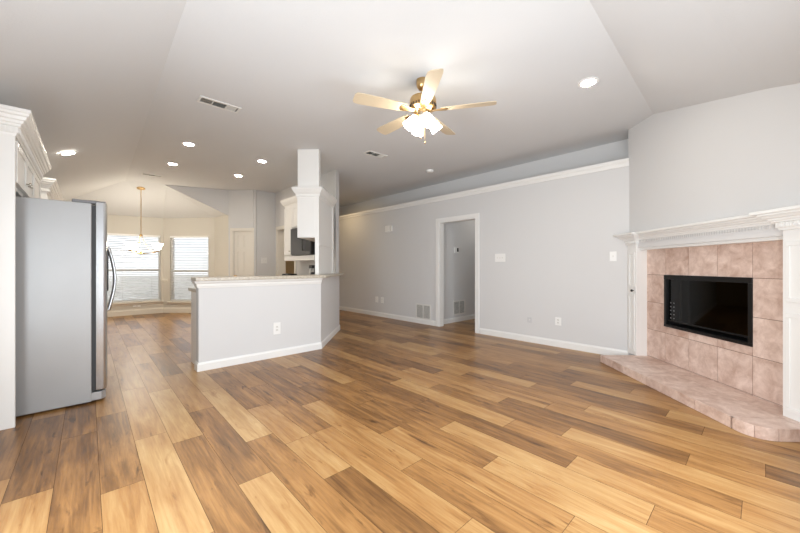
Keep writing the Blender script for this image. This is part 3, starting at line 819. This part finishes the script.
# mantel: pilasters, frieze, crown with dentils, shelf
ZM = 1.583
def pilaster(s0, s1, ob):
    b = MB(FT); b.box(s0, OT - 0.05, 0.084, s1, ob, 1.45)
    p = b.build('pilaster', M['trim'], fp, bevel=0.003)
    for (z0, z1) in ((0.13, 0.835), (0.915, 1.35)):
        d_ = MB(FT); m_ = 0.022
        d_.box(s0 + m_, ob, z0, s1 - m_, ob + 0.007, z0 + 0.03); d_.box(s0 + m_, ob, z1 - 0.03, s1 - m_, ob + 0.007, z1)
        d_.box(s0 + m_, ob, z0 + 0.03, s0 + m_ + 0.03, ob + 0.007, z1 - 0.03); d_.box(s1 - m_ - 0.03, ob, z0 + 0.03, s1 - m_, ob + 0.007, z1 - 0.03)
        d_.build('panel_moulding', M['trim'], p, bevel=0.003)
    return p
p = pilaster(-0.005, 0.160, 0.02)
k = MB(); k.lathe(FT((0.125, 0.027, 0.876)), [(0.006, 0), (0.006, 0.014), (0.016, 0.02), (0.013, 0.032), (0, 0.034)], 14, axis=(-1, 1, 0)); k.build('knob', M['gasket'], p, label='small dark round knob')
pilaster(1.812, 2.01, 0.045)
b = MB(FT); b.box(0.155, OT - 0.03, 1.372, 1.80, -0.03, 1.50); b.build('frieze', M['trim'], fp, bevel=0.003)
b = MB(FT)
path = [(-0.005, -0.02), (-0.005, 0.02), (0.160, 0.02), (0.160, -0.03), (1.812, -0.03), (1.812, 0.055), (2.01, 0.055), (2.01, -0.02)]
prof = [(-0.02, 1.435), (0.008, 1.435), (0.012, 1.452), (0.020, 1.455), (0.020, 1.490), (0.034, 1.494), (0.036, 1.506), (0.046, 1.509), (0.050, 1.522), (0.064, 1.527), (0.074, 1.540), (0.086, 1.545), (0.088, 1.558), (-0.02, 1.558)]
b.sweep(path, prof, side=-1)
cw = b.build('crown', M['trim'], fp)
for (s0, s1, o) in ((0.005, 0.15, 0.04), (0.22, 1.74, -0.01), (1.825, 1.995, 0.075)):
    b = MB(FT); s_ = s0
    while s_ + 0.014 < s1:
        b.box(s_, o - 0.005, 1.462, s_ + 0.014, o + 0.010, 1.490); s_ += 0.026
    b.box(s0, o - 0.006, 1.460, s1, o + 0.002, 1.492)
    b.build('dentil_strip', M['trim'], cw)
b = MB(FT); mt = [(-0.06, -0.02), (-0.12, 0.135), (0.265, 0.135), (0.255, 0.095), (1.69, 0.095), (1.69, 0.17), (2.12, 0.17), (2.12, -0.02)]
b.prism(mt, 1.558, ZM); b.build('mantel_shelf', M['trim'], fp, bevel=0.006)

# ------------------------------------------------------------------ refrigerator wall
crown_f = lambda z0, z1: [(-0.02, z0), (0.006, z0), (0.010, z0 + 0.018), (0.018, z0 + 0.022), (0.018, z0 + 0.062), (0.030, z0 + 0.068), (0.032, z0 + 0.084), (0.042, z0 + 0.088), (0.046, z0 + 0.106), (0.058, z0 + 0.112), (0.064, z0 + 0.134), (0.076, z0 + 0.140), (0.078, z1 - 0.028), (0.086, z1 - 0.022), (0.086, z1), (-0.02, z1)]
def tall_cabinet(name, label, y0, y1, zb, side_full, doors, zt=2.12, xf=-0.39, gap_y=None):
    t = thing(name, label, 'cabinet', (xf - 0.2, y0, 0))
    b = MB(); b.box(XL, y0, 0 if side_full else zb, xf, y0 + 0.035, zt + 0.06); b.build('side_panel', M['cab'], t, bevel=0.002)
    b = MB(); b.box(XL, y0 + 0.035, zb, xf - 0.02, y1, zt + 0.06); b.build('carcass', M['cab'], t)
    if gap_y:
        b = MB(); b.box(XL, gap_y, 0, xf - 0.02, y1, zb); b.build('pantry_section', M['cab'], t)
    for (ya, yb, za, zz, kn) in doors:
        b = MB(); b.box(xf - 0.02, ya, za, xf, yb, zz); dd = b.build('door', M['cab'], t, bevel=0.003)
        b = MB(); m_ = 0.05
        b.box(xf, ya, za, xf + 0.008, ya + m_, zz); b.box(xf, yb - m_, za, xf + 0.008, yb, zz)
        b.box(xf, ya + m_, za, xf + 0.008, yb - m_, za + m_); b.box(xf, ya + m_, zz - m_, xf + 0.008, yb - m_, zz)
        b.build('door_frame', M['cab'], dd, bevel=0.003)
        b = MB(); b.lathe((xf + 0.008, kn, za + 0.075 if za > 1 else zz - 0.1), [(0.006, 0), (0.006, 0.014), (0.014, 0.02), (0.012, 0.03), (0, 0.031)], 12, axis=(1, 0, 0)); b.build('knob', M['nickel'], dd)
    b = MB(); b.sweep([(XL + 0.06, y0), (xf, y0), (xf, y1), (XL + 0.06, y1)], crown_f(zt, zt + 0.185), side=1)
    cw = b.build('crown', M['cab'], t)
    b = MB(); z0 = zt + 0.026
    y = y0 + 0.0; b.box(xf + 0.0145, y0, z0 - 0.002, xf + 0.019, y1, z0 + 0.036)
    while y < y1 - 0.01: b.box(xf + 0.016, y, z0, xf + 0.026, y + 0.013, z0 + 0.034); y += 0.026
    b.build('dentil_strip', M['cab'], cw); b = MB(); x = XL + 0.1; b.box(x, y0 - 0.019, z0 - 0.002, xf + 0.018, y0 - 0.0145, z0 + 0.036)
    while x < xf + 0.005: b.box(x, y0 - 0.026, z0, x + 0.013, y0 - 0.016, z0 + 0.034); x += 0.026
    b.build('dentil_strip', M['cab'], cw)
    return t
tall_cabinet('refrigerator_cabinet', 'white cabinet surround with crown moulding around and above the refrigerator', 3.70, 5.42, 1.76, True,
             [(3.745, 4.27, 1.79, 2.10, 4.22), (4.28, 4.80, 1.79, 2.10, 4.33), (4.83, 5.40, 1.15, 2.10, 4.88), (4.83, 5.40, 0.1, 1.13, 4.88)], gap_y=4.82)
tall_cabinet('pantry_cabinet', 'white tall cabinet with crown moulding, farther off behind the refrigerator', 6.30, 7.90, 0.1, True,
             [(6.35, 7.10, 1.2, 2.10, 7.05), (7.12, 7.88, 1.2, 2.10, 7.17), (6.35, 7.10, 0.12, 1.18, 7.05), (7.12, 7.88, 0.12, 1.18, 7.17)])
t = thing('base_cabinet', 'low white cabinet run between the two tall cabinets behind the refrigerator', 'cabinet', (-0.5, 5.86, 0))
b = MB(); b.box(XL + 0.03, 5.43, 0.1, -0.2, 6.29, 0.868); b.build('carcass', M['cab'], t)
for ya in (5.45, 5.87):
    b = MB(); b.box(-0.2, ya, 0.12, -0.18, ya + 0.40, 0.85); dd = b.build('door', M['cab'], t, bevel=0.003)
    b = MB(); b.lathe((-0.18, ya + 0.35, 0.78), [(0.006, 0), (0.006, 0.014), (0.014, 0.02), (0.012, 0.03)], 12, axis=(1, 0, 0)); b.build('knob', M['nickel'], dd)
b = MB(); b.box(XL + 0.03, 5.44, 0.87, -0.17, 6.28, 0.91); b.build('counter', M['granite'], t, bevel=0.005)

# refrigerator: side-by-side, its plain grey side towards the camera
fr = thing('refrigerator', 'stainless side-by-side refrigerator with grey side panel and bowed handles', 'refrigerator', (-0.3, 4.34, 0))
Y0, Y1 = 3.905, 4.795
b = MB(); b.box(-0.74, Y0, 0.014, 0.022, Y1, 1.712); b.build('body', M['fside'], fr, bevel=0.006)
b = MB(); b.box(0.022, Y0 + 0.012, 0.10, 0.048, Y1 - 0.012, 1.70); b.build('gasket', M['gasket'], fr)
ym = Y0 + 0.50
for i, (ya, yb) in enumerate(((Y0, ym - 0.003), (ym + 0.003, Y1))):
    # bowed front: profile in x-y extruded in z
    pts = [(0.048, ya), (0.098, ya), (0.112, ya + 0.006), (0.120, ya + 0.02)]
    n = 8
    for k in range(1, n): pts.append((0.120 + 0.012 * math.sin(math.pi * k / n), ya + 0.02 + (yb - ya - 0.04) * k / n))
    pts += [(0.120, yb - 0.02), (0.112, yb - 0.006), (0.098, yb), (0.048, yb)]
    b = MB(); b.prism(pts, 0.105, 1.728)
    dr = b.build('door', M['steel'], fr, bevel=0.004)
    yh = ym - 0.05 if i == 0 else ym + 0.05
    hp = [(0.128, yh, 1.36), (0.150, yh, 1.35)] + [(0.150 + 0.045 * math.sin(math.pi * k / 12), yh, 1.34 - 0.58 * k / 12) for k in range(1, 12)] + [(0.150, yh, 0.75), (0.128, yh, 0.74)]
    b = MB(); b.tube(hp, 0.013, 10); b.build('handle', M['steel'], dr)
    if i == 0:
        b = MB(); b.box(0.128, ya + 0.12, 0.95, 0.136, yb - 0.13, 1.32); dp_ = b.build('dispenser', M['black'], dr, bevel=0.004)
        b = MB(); b.box(0.136, ya + 0.15, 1.24, 0.138, yb - 0.16, 1.30); b.build('display', M['micro'], dp_)
for ya in (Y0 + 0.01, Y1 - 0.09):
    b = MB(); b.box(-0.10, ya, 1.713, 0.115, ya + 0.08, 1.738); b.build('hinge_cover', M['hinge'], fr, bevel=0.006)
b = MB(); b.prism([(-0.02, Y0 + 0.005), (0.085, Y0 + 0.005), (0.115, Y0 + 0.04), (0.115, Y1 - 0.04), (0.085, Y1 - 0.005), (-0.02, Y1 - 0.005)], 0.02, 0.088); b.build('kick_plate', M['fside'], fr, bevel=0.004)
for x in (-0.65, -0.02):
    for y in (Y0 + 0.05, Y1 - 0.05):
        b = MB(); b.lathe((x, y, 0), [(0.02, 0), (0.02, 0.014)], 12); b.build('foot', M['gasket'], fr)

# ------------------------------------------------------------------ cabinet standing on the bar with the white column above
CA = Vector((2.278, 4.694)); CU = Vector((1, 1)).normalized(); CW = Vector((1, -1)).normalized()      # u along, w to the right
def CT(p): q = CA + CU * p[0] + CW * p[1]; return (q.x, q.y, p[2])
cb = thing('bar_cabinet', 'white cabinet with open niche standing on the bar, boxed column up to the ceiling', 'cabinet', (*CT((0.45, 0.16, 0))[:2], 1.05))
WD, LN = 0.318, 0.93
b = MB(CT); b.box(0, 0, 1.60, LN, WD - 0.03, 2.22); b.build('carcass', M['cab'], cb, bevel=0.003)
b = MB(CT); b.box(0, WD - 0.03, 1.051, LN, WD, 2.22); sp = b.build('back_panel', M['cab'], cb, bevel=0.002)
b = MB(CT); b.box(-0.006, WD - 0.055, 1.051, 0.0, WD + 0.004, 2.2); b.box(LN - 0.10, WD, 1.051, LN - 0.035, WD + 0.014, 2.2)
b.box(0.0, WD, 1.49, LN - 0.10, WD + 0.010, 1.515); b.box(0.0, WD, 1.051, LN - 0.10, WD + 0.010, 1.075)
b.build('edge_moulding', M['cab'], sp, bevel=0.002)
b = MB(CT); b.box(-0.008, 0.0, 1.60, 0, WD - 0.055, 2.2); b.build('end_panel', M['cab'], cb, bevel=0.002)
b = MB(CT); b.sweep([(LN, 0), (0, 0), (0, WD), (LN - 0.02, WD)], [(-0.02, 2.185), (0.006, 2.185), (0.010, 2.205), (0.020, 2.212), (0.022, 2.245), (0.040, 2.265), (0.060, 2.305), (0.066, 2.312), (0.066, 2.34), (-0.02, 2.34)], side=-1)
b.build('crown', M['cab'], cb)
b = MB(CT); b.box(0.0, 0.0, 2.22, LN - 0.01, WD, 2.335); b.build('top_deck', M['cab'], cb)
b = MB(CT); b.box(0.005, 0.0, 2.335, 0.10, WD, ZC); b.build('column', M['cab'], cb, bevel=0.003)
for i in range(2):
    b = MB(CT); b.box(0.05 + i * 0.43, -0.02, 1.62, 0.46 + i * 0.43, -0.001, 2.17); dd = b.build('door', M['cab'], cb, bevel=0.003)
    k = MB(); k.lathe(CT((0.42 + i * 0.12, -0.02, 1.68)), [(0.006, 0), (0.006, 0.014), (0.014, 0.02), (0.012, 0.03)], 12, axis=(-1, 1, 0)); k.build('knob', M['nickel'], dd)

# ------------------------------------------------------------------ kitchen side wall: upper cabinet, microwave, counter
uc = thing('wall_cabinet', 'white upper cabinet with crown moulding on the kitchen wall behind the bar', 'cabinet', (3.1, 6.0, 1.38))
UY0, UY1, UX = 5.36, 6.57, 2.92
b = MB(); b.box(UX, 6.20, 1.38, XK0 - 0.001, UY1, 2.37); b.box(UX, UY0, 1.91, XK0 - 0.001, 6.20, 2.37); b.build('carcass', M['cab'], uc, bevel=0.003)
for (ya, yb, za, zz, kn) in ((6.21, 6.56, 1.40, 2.33, 6.25), (5.38, 5.78, 1.93, 2.33, 5.74), (5.79, 6.19, 1.93, 2.33, 5.83)):
    b = MB(); b.box(UX - 0.018, ya, za, UX, yb, zz); dd = b.build('door', M['cab'], uc, bevel=0.003)
    b = MB(); m_ = 0.05
    b.box(UX - 0.024, ya, za, UX - 0.018, ya + m_, zz); b.box(UX - 0.024, yb - m_, za, UX - 0.018, yb, zz); b.box(UX - 0.024, ya + m_, za, UX - 0.018, yb - m_, za + m_); b.box(UX - 0.024, ya + m_, zz - m_, UX - 0.018, yb - m_, zz)
    b.build('door_frame', M['cab'], dd, bevel=0.003)
    b = MB(); b.lathe((UX - 0.024, kn + 0.03, za + 0.07), [(0.006, 0), (0.006, 0.014), (0.015, 0.02), (0.012, 0.03)], 12, axis=(-1, 0, 0)); b.build('knob', M['nickel'], dd)
b = MB(); b.sweep([(XK0 - 0.01, UY1), (UX, UY1), (UX, UY0)], [(-0.02, 2.36), (0.006, 2.36), (0.012, 2.39), (0.028, 2.40), (0.055, 2.45), (0.07, 2.48), (0.07, 2.505), (-0.02, 2.505)], side=1)
b.build('crown', M['cab'], uc)
b = MB(); b.box(UX - 0.015, UY0, 1.285, XK0 - 0.001, UY1, 1.378); b.build('light_rail', M['cab'], uc, bevel=0.006)
mw = thing('microwave', 'dark microwave oven built in under the kitchen cabinet', 'microwave', (3.05, 5.78, 1.38))
b = MB(); b.box(2.88, 5.40, 1.385, XK0 - 0.01, 6.19, 1.90); b.build('body', M['black'], mw, bevel=0.004)
b = MB(); b.box(2.862, 5.60, 1.40, 2.88, 6.19, 1.89); dd = b.build('door', M['micro'], mw, bevel=0.003)
b = MB(); b.tube([(2.835, 5.66, 1.46), (2.835, 5.66, 1.84)], 0.009, 8); b.tube([(2.862, 5.66, 1.47), (2.835, 5.66, 1.47)], 0.007, 8); b.tube([(2.862, 5.66, 1.83), (2.835, 5.66, 1.83)], 0.007, 8); b.build('handle', M['gasket'], dd)
b = MB(); b.box(2.862, 5.40, 1.40, 2.88, 5.595, 1.89); cp = b.build('control_panel', M['micro'], mw, bevel=0.002)
b = MB(); b.box(2.860, 5.43, 1.45, 2.862, 5.565, 1.70); b.build('keypad', M['gasket'], cp)
b = MB(); b.box(2.860, 5.43, 1.76, 2.862, 5.565, 1.83); b.build('display', M['black'], cp)
t = thing('base_cabinet', 'white base cabinets along the kitchen side wall below the microwave', 'cabinet', (2.95, 6.0, 0))
b = MB(); b.box(2.66, 5.46, 0.1, XK0 - 0.001, 6.73, 0.868); b.build('carcass', M['cab'], t)
for i in range(3):
    b = MB(); b.box(2.64, 5.48 + i * 0.42, 0.12, 2.66, 5.48 + i * 0.42 + 0.40, 0.85); dd = b.build('door', M['cab'], t, bevel=0.003)
    b = MB(); b.lathe((2.64, 5.54 + i * 0.42, 0.78), [(0.006, 0), (0.006, 0.014), (0.014, 0.02), (0.012, 0.03)], 12, axis=(-1, 0, 0)); b.build('knob', M['nickel'], dd)
b = MB(); b.box(2.63, 5.45, 0.87, XK0 - 0.001, 6.74, 0.91); b.build('counter', M['granite'], t, bevel=0.005)
# small things on that counter
cm = thing('coffee_maker', 'small black and white coffee maker on the counter behind the bar', 'coffee maker', (3.0, 5.55, 0.911))
b = MB(); b.box(2.93, 5.47, 0.911, 3.10, 5.59, 0.95); b.box(3.03, 5.47, 0.95, 3.10, 5.59, 1.19); b.box(2.93, 5.47, 1.14, 3.03, 5.59, 1.20); b.build('body', M['black'], cm, bevel=0.01)
b = MB(); b.tube([(2.985, 5.625, 0.96), (2.98, 5.635, 1.05), (2.99, 5.635, 1.12), (3.02, 5.625, 1.18), (3.06, 5.605, 1.20)], 0.022, 10); b.build('shell', M['plate'], cm, label='curved white side shell')
b = MB(); b.lathe((2.98, 5.53, 0.952), [(0.035, 0), (0.045, 0.03), (0.045, 0.08), (0.03, 0.11), (0.03, 0.12)], 16); b.build('carafe', M['micro'], cm)
ts = thing('toaster', 'low black rounded appliance on the counter behind the bar near the doorway', 'appliance', (2.98, 6.45, 0.911))
b = MB(); b.box(2.86, 6.30, 0.92, 3.06, 6.60, 1.03); b.build('body', M['black'], ts, bevel=0.025, seg=3)
b = MB(); b.box(2.92, 6.34, 1.0302, 2.945, 6.56, 1.032); b.box(2.975, 6.34, 1.0302, 3.0, 6.56, 1.032); b.build('slots', M['gasket'], ts)
b = MB(); b.box(2.85, 6.44, 1.0, 2.86, 6.48, 1.02); b.build('lever', M['gasket'], ts)
for x in (2.89, 3.03):
    for y in (6.34, 6.56):
        b = MB(); b.lathe((x, y, 0.911), [(0.01, 0), (0.01, 0.012)], 8); b.build('foot', M['gasket'], ts)
wall_plate('wall_plate', 'small dark plate on the tan-lit wall seen through the kitchen doorway', 'wall plate', (4.95, 10.0, 1.13), NY, 0.13, 0.30, ('switch', 1), 'gasket')

# ------------------------------------------------------------------ nook windows with blinds
def window(n_, label, TT, a0, a1, z0, z1, root, dep=0.12):
    t = struct(thing('window_%d' % n_, label, 'window', root))
    f = 0.045
    b = MB(TT)
    b.box(a0, -dep + 0.02, z0, a0 + f, -dep + 0.07, z1); b.box(a1 - f, -dep + 0.02, z0, a1, -dep + 0.07, z1)
    b.box(a0 + f, -dep + 0.02, z0, a1 - f, -dep + 0.07, z0 + f); b.box(a0 + f, -dep + 0.02, z1 - f, a1 - f, -dep + 0.07, z1)
    zm = (z0 + z1) / 2 - 0.06
    b.box(a0 + f, -dep + 0.03, zm - 0.022, a1 - f, -dep + 0.065, zm + 0.022)
    b.build('window_frame', M['plate'], t, bevel=0.003)
    b = MB(TT); b.box(a0 + f, -dep + 0.04, z0 + f, a1 - f, -dep + 0.044, zm - 0.022); b.box(a0 + f, -dep + 0.04, zm + 0.022, a1 - f, -dep + 0.044, z1 - f)
    b.build('pane', M['glass'], t)
    b = MB(TT); b.box(a0 - 0.05, -0.02, z0 - 0.03, a1 + 0.05, 0.05, z0 - 0.002); b.box(a0 - 0.03, 0.0, z0 - 0.08, a1 + 0.03, 0.014, z0 - 0.03)
    b.build('window_sill', M['cream'], t, bevel=0.003)
    return t
def blind(label, TT, a0, a1, z0, z1, root):
    t = thing('window_blind', label, 'blind', root, 'white slatted blinds in the nook')
    a0 += 0.008; a1 -= 0.008; oc = -0.018
    b = MB(TT); b.box(a0, oc - 0.028, z1 - 0.05, a1, oc + 0.028, z1 - 0.002); b.build('headrail', M['plate'], t, bevel=0.003)
    b = MB(TT); z = z0 + 0.05; th = math.radians(30); hw = 0.024
    while z < z1 - 0.06:
        dx, dz = hw * math.cos(th), hw * math.sin(th)
        b.add([(a0, oc - dx, z + dz), (a1, oc - dx, z + dz), (a1, oc + dx, z - dz), (a0, oc + dx, z - dz),
               (a0, oc - dx, z + dz + 0.0025), (a1, oc - dx, z + dz + 0.0025), (a1, oc + dx, z - dz + 0.0025), (a0, oc + dx, z - dz + 0.0025)],
              [(3, 2, 1, 0), (4, 5, 6, 7), (0, 1, 5, 4), (1, 2, 6, 5), (2, 3, 7, 6), (3, 0, 4, 7)])
        z += 0.041
    b.build('slats', M['blind'], t)
    b = MB(TT); b.box(a0, oc - 0.025, z0 + 0.006, a1, oc + 0.025, z0 + 0.026); b.build('bottom_rail', M['plate'], t, bevel=0.003)
    b = MB(TT)
    for q in (0.12, 0.5, 0.88):
        a = a0 + (a1 - a0) * q; b.box(a - 0.002, oc + 0.0245, z0 + 0.026, a + 0.002, oc + 0.0255, z1 - 0.05)
    b.build('ladder_cord', M['plate'], t)
    b = MB(TT); b.tube([(a0 + 0.06, oc + 0.035, z1 - 0.05), (a0 + 0.06, oc + 0.04, z1 - 0.75)], 0.004, 6); b.build('tilt_wand', M['plate'], t)
    return t
NT = lambda p: (p[0], 10.35 - p[1], p[2])
window(1, 'wide white window in the back wall of the nook', NT, N0, N1, NZ0, NZ1, (0.6, 10.35, NZ0))
window(2, 'narrower white window in the angled bay wall of the nook', BT, W0, W1, WZ0, WZ1, (*BT((0.67, 0, 0))[:2], WZ0))
blind('white slatted blind on the wide nook window behind the chandelier', NT, N0, N1, NZ0, NZ1, (0.6, 10.36, NZ1))
blind('white slatted blind on the narrower angled nook window', BT, W0, W1, WZ0, WZ1, (*BT((0.67, 0, 0))[:2], WZ1))

# unseen windows added behind the camera to go with the fill lights
window(3, 'added unseen large window in the rear wall, at the fill light', lambda p: (p[0], YR + p[1], p[2]), 0.5, 3.0, 0.3, 2.1, (1.75, YR, 0.3))
window(4, 'added unseen large window in the left wall near the rear corner, at the fill light', lambda p: (XL + p[1], p[0], p[2]), 0.4, 2.6, 0.3, 2.1, (XL, 1.5, 0.3))
b = MB(); b.box(-40, 10.6, -0.45, 40, 70, -0.40); b.box(-40, -40, -0.45, -1.2, 10.6, -0.40)
struct(b.build('ground_yard', M['yard']))
